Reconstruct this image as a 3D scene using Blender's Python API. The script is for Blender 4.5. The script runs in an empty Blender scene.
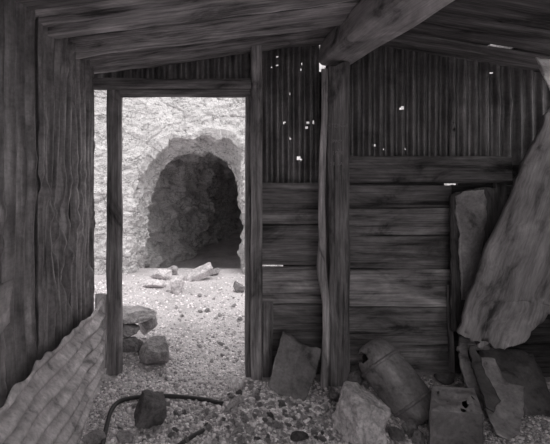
import bpy, bmesh, math, random
import numpy as np
from mathutils import Vector, Matrix, noise

# ------------------------------------------------------------------ camera, sky, exposure
SC = bpy.context.scene
COL = SC.collection
F, CX, CY, EYE = 440.0, 200.0, 160.0, 1.46          # focal length in pixels, principal point, eye height

cam_d = bpy.data.cameras.new('camera')
cam = bpy.data.objects.new('camera', cam_d)
COL.objects.link(cam)
cam.location = (0, 0, EYE)
cam.rotation_euler = (math.pi / 2, 0, 0)
cam_d.sensor_width = 36.0
cam_d.lens = 36.0 * F / 550.0
cam_d.shift_x = (275 - CX) / 550.0                  # view camera with a shifted back
cam_d.shift_y = -(222 - CY) / 550.0
cam_d.clip_start = 0.02
SC.camera = cam

world = bpy.data.worlds.new('sky')
SC.world = world
world.use_nodes = True
bg = world.node_tree.nodes['Background']
bg.inputs['Color'].default_value = (1.0, 0.985, 0.98, 1)
bg.inputs['Strength'].default_value = 1.0

sun_d = bpy.data.lights.new('sun', 'SUN')
sun_d.energy = 1.3
sun_d.angle = math.radians(35)
sun_d.color = (1.0, 0.985, 0.97)
sun = bpy.data.objects.new('sun', sun_d)
COL.objects.link(sun)
sun.rotation_euler = (math.radians(26), math.radians(15), 0)

SC.view_settings.view_transform = 'Standard'
SC.view_settings.look = 'None'
SC.view_settings.exposure = 0.58
SC.view_settings.gamma = 1.0
SC.view_settings.use_curve_mapping = False
SC.cycles.max_bounces = 10
SC.cycles.diffuse_bounces = 7


def portal(name, loc, rot, sx, sy):
    d = bpy.data.lights.new(name, 'AREA')
    d.shape = 'RECTANGLE'; d.size = sx; d.size_y = sy
    d.cycles.is_portal = True
    o = bpy.data.objects.new(name, d); COL.objects.link(o)
    o.location = loc; o.rotation_euler = rot


FRONT_Y = -0.45                                       # the shed's other end, behind the camera
ROOF_Y = 0.45                                        # the roof ends here, short of the walls
OPEN_X0, OPEN_X1, OPEN_Z = 0.0, 1.9, 2.05


# ------------------------------------------------------------------ helpers
def P(px, py, d):
    return Vector(((px - CX) / F * d, d, EYE - (py - CY) / F * d))


def col(v):
    return (v, v * 0.945, v * 0.965, 1.0)


def props(o, label=None, cat=None, group=None, kind=None):
    if label: o['label'] = label
    if cat: o['category'] = cat
    if group: o['group'] = group
    if kind: o['kind'] = kind
    return o


def empty(name, loc=(0, 0, 0)):
    o = bpy.data.objects.new(name, None)
    COL.objects.link(o)
    o.location = loc
    o.empty_display_size = 0.1
    return o


def mk(name, V, Fc, m, parent=None, smooth=False, tone=0.3):
    me = bpy.data.meshes.new(name)
    me.from_pydata([tuple(v) for v in V], [], [tuple(f) for f in Fc])
    me.update()
    if smooth:
        me.polygons.foreach_set('use_smooth', [True] * len(me.polygons))
    me.materials.append(m)
    o = bpy.data.objects.new(name, me)
    COL.objects.link(o)
    if parent is not None:
        o.parent = parent
    o.color = col(tone)
    return o


def basis(origin, xd, yd):
    x = Vector(xd).normalized()
    z = x.cross(Vector(yd)).normalized()
    y = z.cross(x)
    M = Matrix(((x.x, y.x, z.x, origin[0]), (x.y, y.y, z.y, origin[1]), (x.z, y.z, z.z, origin[2]), (0, 0, 0, 1)))
    return M


def put(o, M):
    """place o in world space even when its parent stands elsewhere"""
    if o.parent is not None:
        o.matrix_basis = Matrix.Translation(-Vector(o.parent.location)) @ M
    else:
        o.matrix_basis = M
    return o


def nz(x, y, z, s=1.0):
    return noise.noise(Vector((x * s, y * s, z * s)))


def fbm(p, s, octv=4, gain=0.5):
    a, t = 1.0, 0.0
    for i in range(octv):
        t += a * noise.noise(p * s)
        s *= 2.03; a *= gain
    return t


# ------------------------------------------------------------------ materials
def newmat(name, rough=0.85, metal=0.0, spec=0.25):
    m = bpy.data.materials.new(name)
    m.use_nodes = True
    nt = m.node_tree
    b = nt.nodes['Principled BSDF']
    b.inputs['Roughness'].default_value = rough
    b.inputs['Metallic'].default_value = metal
    b.inputs['Specular IOR Level'].default_value = spec
    return m, nt, b


def N(nt, t, **kw):
    n = nt.nodes.new(t)
    for k, v in kw.items():
        if k in n.inputs:
            n.inputs[k].default_value = v
        else:
            setattr(n, k, v)
    return n


def coords(nt, scale, kind='Object', rnd=True):
    tc = N(nt, 'ShaderNodeTexCoord')
    mp = N(nt, 'ShaderNodeMapping')
    mp.inputs['Scale'].default_value = scale
    nt.links.new(tc.outputs[kind], mp.inputs['Vector'])
    if rnd:
        oi = N(nt, 'ShaderNodeObjectInfo')
        mu = N(nt, 'ShaderNodeVectorMath', operation='SCALE')
        mu.inputs[0].default_value = (37.0, 53.0, 71.0)
        nt.links.new(oi.outputs['Random'], mu.inputs['Scale'])
        nt.links.new(mu.outputs[0], mp.inputs['Location'])
    return mp.outputs[0]


def ramp(nt, fac, stops):
    r = N(nt, 'ShaderNodeValToRGB')
    e = r.color_ramp.elements
    while len(e) < len(stops):
        e.new(0.5)
    for i, (p, v) in enumerate(stops):
        e[i].position = p
        e[i].color = (v, v, v, 1)
    nt.links.new(fac, r.inputs[0])
    return r.outputs[0]


def mul(nt, a, b):
    n = N(nt, 'ShaderNodeMix', data_type='RGBA', blend_type='MULTIPLY')
    n.inputs[0].default_value = 1.0
    nt.links.new(a, n.inputs[6])
    nt.links.new(b, n.inputs[7])
    return n.outputs[2]


def noisetex(nt, vec, scale, detail=6, rough=0.6, dist=0.0):
    n = N(nt, 'ShaderNodeTexNoise')
    n.inputs['Scale'].default_value = scale
    n.inputs['Detail'].default_value = detail
    n.inputs['Roughness'].default_value = rough
    n.inputs['Distortion'].default_value = dist
    nt.links.new(vec, n.inputs['Vector'])
    return n.outputs['Fac']


def bump(nt, b, h, strength, dist):
    n = N(nt, 'ShaderNodeBump')
    n.inputs['Strength'].default_value = strength
    n.inputs['Distance'].default_value = dist
    nt.links.new(h, n.inputs['Height'])
    nt.links.new(n.outputs[0], b.inputs['Normal'])


def make_wood(name='weathered_wood', soft=False):
    m, nt, b = newmat(name, 0.8, 0.0, 0.2)
    g = coords(nt, (0.8, 9, 9))
    big = coords(nt, (1.5, 3.6, 3.6))
    n1 = noisetex(nt, g, 2.2, 8, 0.65, 0.25)
    n2 = noisetex(nt, big, 1.6, 6, 0.65, 0.6)
    fine = noisetex(nt, coords(nt, (1.6, 42, 42)), 2.0, 5, 0.65)
    oi = N(nt, 'ShaderNodeObjectInfo')
    c = mul(nt, oi.outputs['Color'], ramp(nt, n1, [(0.3, 0.9), (0.44, 1.15), (0.56, 1.3), (0.72, 1.6)] if soft else [(0.32, 0.25), (0.44, 1.0), (0.56, 1.45), (0.72, 2.3)]))
    c = mul(nt, c, ramp(nt, n2, [(0.32, 0.2), (0.45, 0.9), (0.55, 1.15), (0.7, 1.7)]))
    c = mul(nt, c, ramp(nt, fine, [(0.36, 0.8), (0.5, 1.0), (0.62, 1.15)] if soft else [(0.36, 0.66), (0.5, 1.0), (0.62, 1.2)]))
    nt.links.new(c, b.inputs['Base Color'])
    ad = N(nt, 'ShaderNodeMath', operation='ADD')
    nt.links.new(n1, ad.inputs[0]); nt.links.new(fine, ad.inputs[1])
    bump(nt, b, ad.outputs[0], 0.35 if soft else 0.8, 0.010)
    return m


def make_metal():
    m, nt, b = newmat('rusted_sheet_metal', 0.45, 0.45, 0.45)
    c0 = coords(nt, (1, 1, 1))
    st = coords(nt, (6, 1.2, 6))
    n1 = noisetex(nt, c0, 5.0, 8, 0.68, 0.6)
    n2 = noisetex(nt, st, 3.0, 6, 0.65, 0.3)
    n3 = noisetex(nt, c0, 60.0, 3, 0.6)
    n4 = noisetex(nt, coords(nt, (15, 0.9, 15)), 2.0, 5, 0.6, 0.1)  # random rust streaks, whose contrast also paints in light lines along the ridges
    oi = N(nt, 'ShaderNodeObjectInfo')
    c = mul(nt, oi.outputs['Color'], ramp(nt, n4, [(0.36, 0.68), (0.5, 0.96), (0.56, 1.1), (0.66, 1.45)]))
    c = mul(nt, c, ramp(nt, n1, [(0.34, 0.6), (0.47, 0.95), (0.54, 1.1), (0.68, 1.35)]))
    c = mul(nt, c, ramp(nt, n2, [(0.34, 0.65), (0.55, 1.1), (0.7, 1.3)]))
    c = mul(nt, c, ramp(nt, n3, [(0.34, 0.85), (0.5, 1.0), (0.64, 1.1)]))
    nt.links.new(c, b.inputs['Base Color'])
    bump(nt, b, n3, 0.25, 0.003)
    return m


def make_plain_metal():
    m, nt, b = newmat('dull_sheet_metal', 0.55, 0.3, 0.4)
    c0 = coords(nt, (1, 1, 1))
    n1 = noisetex(nt, c0, 7.0, 8, 0.68, 0.5)
    n2 = noisetex(nt, coords(nt, (2.2, 5, 5)), 2.0, 6, 0.6, 0.4)
    n3 = noisetex(nt, c0, 55.0, 4, 0.65)
    oi = N(nt, 'ShaderNodeObjectInfo')
    c = mul(nt, oi.outputs['Color'], ramp(nt, n1, [(0.35, 0.4), (0.44, 0.9), (0.55, 1.08), (0.66, 1.5)]))
    c = mul(nt, c, ramp(nt, n2, [(0.34, 0.75), (0.5, 1.0), (0.66, 1.2)]))
    c = mul(nt, c, ramp(nt, n3, [(0.34, 0.8), (0.5, 1.0), (0.64, 1.1)]))
    nt.links.new(c, b.inputs['Base Color'])
    bump(nt, b, n1, 0.4, 0.008)
    return m


PLAIN = make_plain_metal()


def make_stone():
    m, nt, b = newmat('stone', 0.92, 0.0, 0.15)
    c0 = coords(nt, (1, 1, 1))
    n1 = noisetex(nt, c0, 9.0, 8, 0.65, 0.5)
    n2 = noisetex(nt, c0, 45.0, 5, 0.7)
    oi = N(nt, 'ShaderNodeObjectInfo')
    c = mul(nt, oi.outputs['Color'], ramp(nt, n1, [(0.34, 0.65), (0.5, 1.0), (0.66, 1.3)]))
    c = mul(nt, c, ramp(nt, n2, [(0.34, 0.6), (0.5, 1.0), (0.64, 1.25)]))
    nt.links.new(c, b.inputs['Base Color'])
    ad = N(nt, 'ShaderNodeMath', operation='ADD')
    nt.links.new(n1, ad.inputs[0]); nt.links.new(n2, ad.inputs[1])
    bump(nt, b, ad.outputs[0], 1.0, 0.02)
    return m


def make_rockface():
    m, nt, b = newmat('pale_bedrock', 0.95, 0.0, 0.1)
    c0 = coords(nt, (1, 1, 1), rnd=False)
    n1 = noisetex(nt, c0, 1.7, 8, 0.65, 0.8)
    n2 = noisetex(nt, coords(nt, (3, 3, 8), rnd=False), 3.0, 8, 0.7, 1.0)
    n3 = noisetex(nt, c0, 45.0, 6, 0.7)
    oi = N(nt, 'ShaderNodeObjectInfo')
    k1 = noisetex(nt, coords(nt, (1.3, 1.3, 2.0), rnd=False), 2.2, 5, 0.55, 0.6)
    k2 = noisetex(nt, coords(nt, (2.2, 2.2, 1.5), rnd=False), 4.0, 5, 0.6, 0.8)
    c = mul(nt, oi.outputs['Color'], ramp(nt, n1, [(0.3, 0.7), (0.5, 1.0), (0.7, 1.15)]))
    c = mul(nt, c, ramp(nt, k1, [(0.485, 1.0), (0.5, 0.45), (0.512, 1.0)]))       # thin dark joints
    c = mul(nt, c, ramp(nt, k2, [(0.48, 1.0), (0.5, 0.6), (0.52, 1.05)]))
    c = mul(nt, c, ramp(nt, n2, [(0.30, 0.65), (0.42, 0.97), (0.7, 1.08)]))
    c = mul(nt, c, ramp(nt, n3, [(0.34, 0.8), (0.5, 1.0), (0.64, 1.08)]))
    nt.links.new(c, b.inputs['Base Color'])
    ad = N(nt, 'ShaderNodeMath', operation='MULTIPLY_ADD')
    nt.links.new(n3, ad.inputs[0]); ad.inputs[1].default_value = 0.4; nt.links.new(n2, ad.inputs[2])
    bump(nt, b, ad.outputs[0], 0.9, 0.05)
    return m


def make_dirt():
    m, nt, b = newmat('gravelly_dirt', 0.97, 0.0, 0.1)
    c0 = coords(nt, (1, 1, 1), rnd=False)
    n1 = noisetex(nt, c0, 2.2, 8, 0.7)
    n2 = noisetex(nt, c0, 60.0, 6, 0.75)
    v = N(nt, 'ShaderNodeTexVoronoi'); v.inputs['Scale'].default_value = 75.0
    nt.links.new(c0, v.inputs['Vector'])
    oi = N(nt, 'ShaderNodeObjectInfo')
    c = mul(nt, oi.outputs['Color'], ramp(nt, n1, [(0.3, 0.72), (0.5, 1.0), (0.7, 1.2)]))
    c = mul(nt, c, ramp(nt, n2, [(0.3, 0.6), (0.6, 1.15)]))
    nt.links.new(c, b.inputs['Base Color'])
    ad = N(nt, 'ShaderNodeMath', operation='SUBTRACT')
    nt.links.new(n2, ad.inputs[0]); nt.links.new(v.outputs['Distance'], ad.inputs[1])
    bump(nt, b, ad.outputs[0], 0.8, 0.012)
    return m


def make_pebble():
    m, nt, b = newmat('pebbles', 0.93, 0.0, 0.15)
    at = N(nt, 'ShaderNodeAttribute', attribute_name='shade')
    oi = N(nt, 'ShaderNodeObjectInfo')
    c = mul(nt, oi.outputs['Color'], at.outputs['Color'])
    nt.links.new(c, b.inputs['Base Color'])
    return m


def make_rubber():
    m, nt, b = newmat('black_rubber', 0.5, 0.0, 0.4)
    oi = N(nt, 'ShaderNodeObjectInfo')
    n = noisetex(nt, coords(nt, (1, 1, 1)), 20, 4)
    nt.links.new(mul(nt, oi.outputs['Color'], ramp(nt, n, [(0.3, 0.7), (0.7, 1.4)])), b.inputs['Base Color'])
    return m


def make_stencil():
    m, nt, b = newmat('worn_paint', 0.9, 0.0, 0.1)
    n = noisetex(nt, coords(nt, (1, 1, 1)), 140, 4)
    r = N(nt, 'ShaderNodeValToRGB')
    r.color_ramp.elements[0].position = 0.42; r.color_ramp.elements[0].color = col(0.20)
    r.color_ramp.elements[1].position = 0.56; r.color_ramp.elements[1].color = col(0.38)
    nt.links.new(n, r.inputs[0]); nt.links.new(r.outputs[0], b.inputs['Base Color'])
    return m


STENCIL = make_stencil()
SOFTWOOD = make_wood('smooth_worn_wood', True)
WOOD, METAL, STONE, ROCK, DIRT, PEB, RUB = (make_wood(), make_metal(), make_stone(), make_rockface(), make_dirt(),
                                            make_pebble(), make_rubber())


# ------------------------------------------------------------------ shape makers
def plank(name, L, W, T, seed, parent=None, tone=0.2, m=None, ragged=0.01, wob=0.004, warp=0.0, arc=0.0, taper=0.0, nseg=None):
    """a weathered board: length along x, width y, thickness z; worn edges and uneven ends"""
    n = nseg or max(6, int(L / 0.06))
    r = min(T, W) * 0.18
    ny = 5
    ring = []
    for k in range(ny):
        ring.append((-W / 2 + r + (W - 2 * r) * k / (ny - 1), T / 2))
    ring += [(W / 2, T / 2 - r), (W / 2, -T / 2 + r)]
    for k in range(ny):
        ring.append((W / 2 - r - (W - 2 * r) * k / (ny - 1), -T / 2))
    ring += [(-W / 2, -T / 2 + r), (-W / 2, T / 2 - r)]
    R = len(ring)
    V, Fc = [], []
    for i in range(n + 1):
        t = i / n
        for (y, z) in ring:
            x = (t - 0.5) * L
            if i in (0, n):
                x += ragged * 1.6 * nz(y * 14 + seed, z * 10, i + seed * 3.1)
            yy = y * (1 - taper * t)
            e = y / (W / 2)
            yy += wob * 1.6 * nz(x * 3.3, seed * 7.7 + (3 if e > 0 else 9), 0.3) * abs(e)
            zz = z + wob * 0.7 * nz(x * 7, y * 17, seed * 5.1 + z * 20) + warp * math.sin((t - 0.5) * 3.0 + seed)
            zz += arc * (1 - e * e)
            V.append((x, yy, zz))
    for i in range(n):
        for k in range(R):
            a, b2 = i * R + k, i * R + (k + 1) % R
            Fc.append((a, a + R, b2 + R, b2))
    Fc.append(tuple(range(R)))
    Fc.append(tuple(reversed(range(n * R, n * R + R))))
    return mk(name, V, Fc, m or WOOD, parent, False, tone)


def hboard(name, x0, x1, y0, y1, d, T, seed, parent, tone, **kw):
    """horizontal board whose front covers a stretch of the back wall at depth d"""
    a, b = P(x0, y0, d), P(x1, y1, d)
    o = plank(name, b.x - a.x, a.z - b.z, T, seed, parent, tone, **kw)
    return put(o, basis(((a.x + b.x) / 2, d + T / 2, (a.z + b.z) / 2), (1, 0, 0), (0, 0, 1)))


def vboard(name, x0, x1, y0, y1, d, T, seed, parent, tone, lean=0.0, **kw):
    a, b = P(x0, y0, d), P(x1, y1, d)
    o = plank(name, a.z - b.z, b.x - a.x, T, seed, parent, tone, **kw)
    return put(o, basis(((a.x + b.x) / 2, d + T / 2, (a.z + b.z) / 2), (lean, 0, 1), (-1, 0, 0)))


def corrugated(name, W, H, seed, parent=None, tone=0.2, pitch=0.076, amp=0.014, per=8, nv=60, holes=(), dent=0.01,
               rag=(0.0, 0.0, 0.0, 0.0), dents=(), m=None, crumple=0.0, creases=()):
    """sheet: u across the ridges (local x), v along them (local y), bulge local z. rag = bottom, top, left, right"""
    nu = int(W / pitch * per)
    U = np.linspace(-W / 2, W / 2, nu + 1)
    Vv = np.linspace(-H / 2, H / 2, nv + 1)
    verts = []
    for j, v in enumerate(Vv):
        for i, u in enumerate(U):
            du = 0.012 * nz(u * 2, v * 2, seed + 4.4)
            w = amp * math.cos(2 * math.pi * (u + du * 0.5) / pitch) * (1 + 0.25 * nz(u * 5, v * 3, seed + 8.8))
            w += dent * (nz(u * 2.1, v * 1.7, seed) + 0.5 * nz(u * 6, v * 4, seed + 2))
            if crumple:
                q = nz(u * 4, v * 4, seed + 12)
                w += crumple * max(0, q - 0.05) * (abs(nz(u * 13, v * 11, seed + 20)) * 2 - 0.4)
            for (cu, cv, r, dep) in dents:
                g = math.exp(-((u - cu) ** 2 + (v - cv) ** 2) / (r * r))
                w += dep * g * (1 + 0.8 * nz(u * 22, v * 16, seed + 31))
            for (u0, v0, u1, v1, wd, dep) in creases:
                L2 = (u1 - u0) ** 2 + (v1 - v0) ** 2
                tt = max(0, min(1, ((u - u0) * (u1 - u0) + (v - v0) * (v1 - v0)) / L2))
                dd = math.hypot(u - u0 - tt * (u1 - u0), v - v0 - tt * (v1 - v0)) + 0.02 * nz(u * 9, v * 9, seed + 3)
                w += dep * max(0, 1 - abs(dd) / wd) * (0.7 + 0.6 * nz(u * 15, v * 15, seed + 40))
            uu, v2 = u, v
            if j == 0: v2 += rag[0] * nz(u * 9, seed, 1.5)
            if j == nv: v2 += rag[1] * nz(u * 9, seed, 7.5)
            if i == 0: uu += rag[2] * nz(v * 9, seed, 11.5)
            if i == nu: uu += rag[3] * nz(v * 9, seed, 17.5)
            verts.append((uu, v2, w))
    faces = []
    for j in range(nv):
        vc = (Vv[j] + Vv[j + 1]) / 2
        for i in range(nu):
            uc = (U[i] + U[i + 1]) / 2
            if any((uc - hu) ** 2 + (vc - hv) ** 2 < hr * hr for hu, hv, hr in holes):
                continue
            a = j * (nu + 1) + i
            faces.append((a, a + 1, a + nu + 2, a + nu + 1))
    o = mk(name, verts, faces, m or METAL, parent, True, tone)
    sd = o.modifiers.new('thickness', 'SOLIDIFY')
    sd.thickness = 0.0015
    return o


def unit_ico(sub):
    bm = bmesh.new()
    bmesh.ops.create_icosphere(bm, subdivisions=sub, radius=1.0)
    V = np.array([v.co[:] for v in bm.verts])
    Fc = [tuple(v.index for v in f.verts) for f in bm.faces]
    bm.free()
    return V, Fc


ICO3, ICO2, ICO1 = unit_ico(4), unit_ico(3), unit_ico(1)


def rock_verts(seed, size, sub=2, cuts=14, rough=0.05, flat=1.0, block=0.0):
    rng = np.random.RandomState(seed)
    V, Fc = ICO3 if sub == 3 else ICO2
    pl = rng.normal(size=(cuts, 3)); pl /= np.linalg.norm(pl, axis=1)[:, None]
    dist = rng.uniform(0.5, 0.9, cuts)
    if block:
        ax6 = np.array([(1, 0, 0), (-1, 0, 0), (0, 1, 0), (0, -1, 0), (0, 0, 1), (0, 0, -1)], float) + rng.normal(size=(6, 3)) * 0.14
        ax6 /= np.linalg.norm(ax6, axis=1)[:, None]
        pl = np.vstack([pl, ax6]); dist = np.concatenate([np.maximum(dist, 0.8), np.full(6, block)])
    dots = V @ pl.T
    rr = np.where(dots > 0.05, dist[None, :] / np.maximum(dots, 0.05), 9).min(axis=1)
    rr = np.minimum(rr, 1.08)
    Q = V * rr[:, None]
    out = []
    for v in Q:
        p = Vector(v)
        k = 1 + rough * fbm(p + Vector((seed * 1.7, 0, 0)), 2.2, 4, 0.6)
        out.append((v[0] * k * size[0] / 2, v[1] * k * size[1] / 2, v[2] * k * size[2] / 2 * flat))
    return np.array(out), Fc


def stone(name, loc, size, seed, tone, label, group=None, rot=(0, 0, 0), sub=2, cuts=14, rough=0.08, cat='stone', sink=0.12, block=0.0):
    """a broken stone standing on loc (bottom centre, sunk a little)"""
    V, Fc = rock_verts(seed, size, sub, cuts, rough, 1.0, block)
    Rm = np.array(Matrix.Rotation(rot[2], 3, 'Z') @ Matrix.Rotation(rot[1], 3, 'Y') @ Matrix.Rotation(rot[0], 3, 'X'))
    V = V @ Rm.T
    V[:, 2] -= V[:, 2].min() + sink * size[2]
    o = mk(name, V, Fc, STONE, None, False, tone)
    o.location = loc
    return props(o, label, cat, group)


def tube(name, pts, rad, m, parent=None, tone=0.1, sides=12, smooth=True, radf=None):
    pts = [Vector(p) for p in pts]
    V, Fc = [], []
    up = Vector((0, 0, 1))
    n = len(pts)
    for i, p in enumerate(pts):
        t = (pts[min(i + 1, n - 1)] - pts[max(i - 1, 0)]).normalized()
        a = t.cross(up)
        if a.length < 0.1: a = t.cross(Vector((1, 0, 0)))
        a.normalize(); b = t.cross(a)
        for k in range(sides):
            an = 2 * math.pi * k / sides
            r = radf(i / (n - 1), an) if radf else rad
            V.append(p + a * (r * math.cos(an)) + b * (r * math.sin(an)))
    for i in range(n - 1):
        for k in range(sides):
            x, y = i * sides + k, i * sides + (k + 1) % sides
            Fc.append((x, y, y + sides, x + sides))
    Fc.append(tuple(reversed(range(sides))))
    Fc.append(tuple(range((n - 1) * sides, n * sides)))
    return mk(name, V, Fc, m, parent, smooth, tone)


def spline(ctrl, n):
    """Catmull-Rom through control points"""
    c = [Vector(p) for p in ctrl]
    c = [c[0] * 2 - c[1]] + c + [c[-1] * 2 - c[-2]]
    out = []
    segs = len(c) - 3
    for i in range(n):
        t = i / (n - 1) * segs
        k = min(int(t), segs - 1); t -= k
        a, b, d, e = c[k:k + 4]
        out.append(0.5 * ((2 * b) + (d - a) * t + (2 * a - 5 * b + 4 * d - e) * t * t + (3 * b - a - 3 * d + e) * t ** 3))
    return out


# ------------------------------------------------------------------ ground
def gh(x, y):
    z = -0.042 * max(0.0, min(y, 6.3) - 3.0) - 0.30 * max(0.0, min(y, 7.6) - 6.5)
    z += 0.018 * nz(x, y, 3.3, 1.6) + 0.008 * nz(x, y, 9.1, 6.0)
    z += 0.035 * math.exp(-((x - 0.42) / 0.33) ** 2 - ((y - 2.5) / 0.25) ** 2)       # rubble heap by the jamb
    z += 0.04 * math.exp(-((x - 1.3) / 0.4) ** 2 - ((y - 2.9) / 0.25) ** 2)
    z += 0.16 * math.exp(-((x + 1.0) / 0.45) ** 2 - ((y - 4.4) / 0.9) ** 2)           # bank left of the path
    z += 0.07 * math.exp(-((x + 0.55) / 0.25) ** 2 - ((y - 3.5) / 0.35) ** 2)
    return z


def ground_at(px, py):
    """where the sight line through a photo point meets the ground"""
    d = EYE * F / (py - CY)
    for _ in range(8):
        x = (px - CX) / F * d
        d = (EYE - gh(x, d)) * F / (py - CY)
    x = (px - CX) / F * d
    return Vector((x, d, gh(x, d)))


xs = np.concatenate([np.linspace(-12, -2.2, 14), np.arange(-2.0, 2.9, 0.03), np.linspace(3.2, 12, 14)])
ys = np.concatenate([np.linspace(-14, 0.8, 20), np.arange(1.0, 7.6, 0.03), np.linspace(7.7, 13, 30)])
GV = [(x, y, gh(x, y) + 0.004 * nz(x, y, 0.7, 22)) for y in ys for x in xs]
nx_ = len(xs)
GF = [(j * nx_ + i, j * nx_ + i + 1, (j + 1) * nx_ + i + 1, (j + 1) * nx_ + i) for j in range(len(ys) - 1) for i in range(nx_ - 1)]
floor = mk('floor', GV, GF, DIRT, None, True, 0.62)
props(floor, 'gravelly dirt floor running from the shed out to the tunnel', 'ground', kind='structure')

# ------------------------------------------------------------------ hillside with tunnel
NT = 400


def resample(pts, n):
    pts = [Vector(p) for p in pts]
    pts = spline(pts, 400)
    L = [0.0]
    for a, b in zip(pts, pts[1:]):
        L.append(L[-1] + (b - a).length)
    out = []
    k = 0
    for i in range(n):
        t = L[-1] * i / (n - 1)
        while k < len(L) - 2 and L[k + 1] < t: k += 1
        u = (t - L[k]) / max(1e-9, L[k + 1] - L[k])
        out.append(pts[k].lerp(pts[k + 1], u))
    return np.array([tuple(p) for p in out])


D_FACE, D_MOUTH = 6.12, 6.68
mouth_px = [(144, 330), (144, 300), (145, 268), (146, 235), (148, 205), (154, 181), (166, 164), (181, 155), (200, 152), (217, 156),
            (231, 168), (239, 184), (242, 206), (243, 235), (243, 270), (243, 300), (243, 330)]
alc_px = [(124, 335), (124, 300), (125, 265), (128, 230), (133, 200), (141, 172), (152, 150), (164, 139), (180, 136), (196, 134),
          (208, 130), (222, 131), (235, 137), (242, 150), (244, 175), (245, 210), (246, 260), (247, 300), (247, 335)]
MO = resample([P(x, y, D_MOUTH) for x, y in mouth_px], NT)
AL = resample([P(x, y, D_FACE) for x, y in alc_px], NT)
for i in range(NT):
    t_ = i / (NT - 1)
    g_ = math.exp(-((t_ - 0.5) / 0.16) ** 2)
    AL[i][2] += g_ * (0.05 * nz(AL[i][0] * 5.0, 1.7, 3.3) + 0.018 * nz(AL[i][0] * 13.0, 5.7, 1.3))
cen = np.array([P(194, 240, D_FACE)[0], D_FACE, P(194, 250, D_FACE)[2]])
rows = []
# outer hillside -> lip of the alcove
far = []
for i in range(NT):
    t = i / (NT - 1)
    if t < 0.3: q = (-9, t / 0.3)
    elif t < 0.7: q = (-9 + 18 * (t - 0.3) / 0.4, 1)
    else: q = (9, (1 - t) / 0.3)
    far.append((q[0], 0, -0.8 + 5.6 * q[1]))
far = np.array(far)


def face_depth(x, z):
    return D_FACE + 0.22 * max(0, z - 1.0) + 0.12 * (z - 1.0) * (z < 1.0) * 0 - 0.22 * max(0, -x - 0.95) + 0.05 * nz(x, z, 2, 1.2)


mid = AL.copy()
for i in range(NT):
    dv = AL[i] - cen
    k = 1.55 / max(0.4, math.hypot(dv[0], dv[2]))
    mid[i] = AL[i] + dv * k
    mid[i][2] = max(mid[i][2], -0.8)
for s in np.linspace(0, 1, 16, endpoint=False):
    r = far * (1 - s) + mid * s
    for p in r: p[1] = face_depth(p[0], p[2])
    rows.append(r)
for s in np.linspace(0, 1, 90, endpoint=False):
    r = mid * (1 - s) + AL * s
    for p in r: p[1] = face_depth(p[0], p[2])
    rows.append(r)
AL2 = AL.copy()
for p in AL2: p[1] = face_depth(p[0], p[2])
for s in np.linspace(0, 1, 56, endpoint=False):
    r = AL2 * (1 - s) + MO * s
    for i in range(NT):
        g_ = math.exp(-((i / (NT - 1) - 0.5) / 0.15) ** 2)          # broken step along the top, smooth funnel at the sides
        st_ = g_ * (0.30 * min(1.0, s / 0.06) + 0.12 * min(1.0, max(0.0, s - 0.5) / 0.08))
        r[i, 1] = AL2[i, 1] + (MO[i, 1] - AL2[i, 1]) * min(1.0, st_ + (1 - 0.42 * g_) * s ** (1.9 - 0.9 * g_))
    rows.append(r)
mc = MO.mean(axis=0)
for s in np.linspace(0, 1, 140):
    y = s * 5.0
    r = MO.copy()
    r[:, 0] = mc[0] + (MO[:, 0] - mc[0]) * (1 + 0.32 * min(1, y / 0.25)) + 0.40 * y * min(1, y / 1.6)
    r[:, 2] = MO[:, 2] + 0.14 * min(1, y / 0.35) * np.clip((MO[:, 2] - 0.2) / 1.2, 0, 1) - 0.06 * y
    r[:, 1] += y
    rows.append(r)
H = np.array(rows)
du = np.gradient(H, axis=1); dv = np.gradient(H, axis=0)
NR = np.cross(du, dv)
NR /= np.linalg.norm(NR, axis=2)[:, :, None] + 1e-9
if NR[80, NT // 2, 1] > 0: NR = -NR
HV = []
n_al, n_fun = 106, 56
for j in range(H.shape[0]):
    for i in range(NT):
        p = Vector(H[j, i]); n = Vector(NR[j, i])
        strata = Vector((p.x * 0.9, p.y, p.z * 2.2))
        wq = p + 0.12 * noise.noise_vector(p * 2.3)
        dsp = 0.06 * fbm(p, 1.1, 3) + 0.030 * fbm(p + Vector((7, 3, 1)), 3.4, 5, 0.66)
        rid = 1 - abs(noise.noise(Vector((wq.x * 1.6 + wq.z * 0.9, wq.y * 1.6, wq.z * 2.6))))     # thin wandering cracks
        dsp -= 0.030 * max(0, rid - 0.965) / 0.035
        dsp += 0.028 * abs(noise.noise(Vector((wq.x * 5, wq.y * 5, wq.z * 9))))
        if n_al <= j < n_al + n_fun:
            dsp += 0.06 * abs(fbm(wq + Vector((2, 8, 5)), 4.5, 4, 0.6)) - 0.02
        # broken overhanging lip over the arch
        t = i / (NT - 1)
        if n_al - 9 <= j <= n_al + 12 and 0.34 < t < 0.66:
            g = math.exp(-((j - n_al + 0.5) / 4.0) ** 2)
            dsp += g * (0.05 + 0.09 * nz(p.x, p.z, 4.4, 3.5))
        if j > n_al + n_fun:
            k_ = min(1, (j - n_al - n_fun) / 10)
            c3 = noise.voronoi(wq * 2.0)[0]
            c4 = noise.voronoi(wq * 4.3 + Vector((4, 4, 1)))[0]
            dsp += k_ * (0.26 * (c3[1] - c3[0] - 0.2) + 0.14 * (c4[0] - 0.3) + 0.07 * fbm(p, 3.0, 4, 0.65))
        if j > 14: dsp += 0.007 * fbm(p, 13.0, 3, 0.6) + 0.008 * abs(noise.noise(Vector((wq.x * 9, wq.y * 9, wq.z * 16))))
        HV.append(p + n * dsp)
HF = []
for j in range(H.shape[0] - 1):
    for i in range(NT - 1):
        a = j * NT + i
        HF.append((a, a + 1, a + NT + 1, a + NT))
endc = len(HV)
HV.append(Vector(H[-1].mean(axis=0)))
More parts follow.
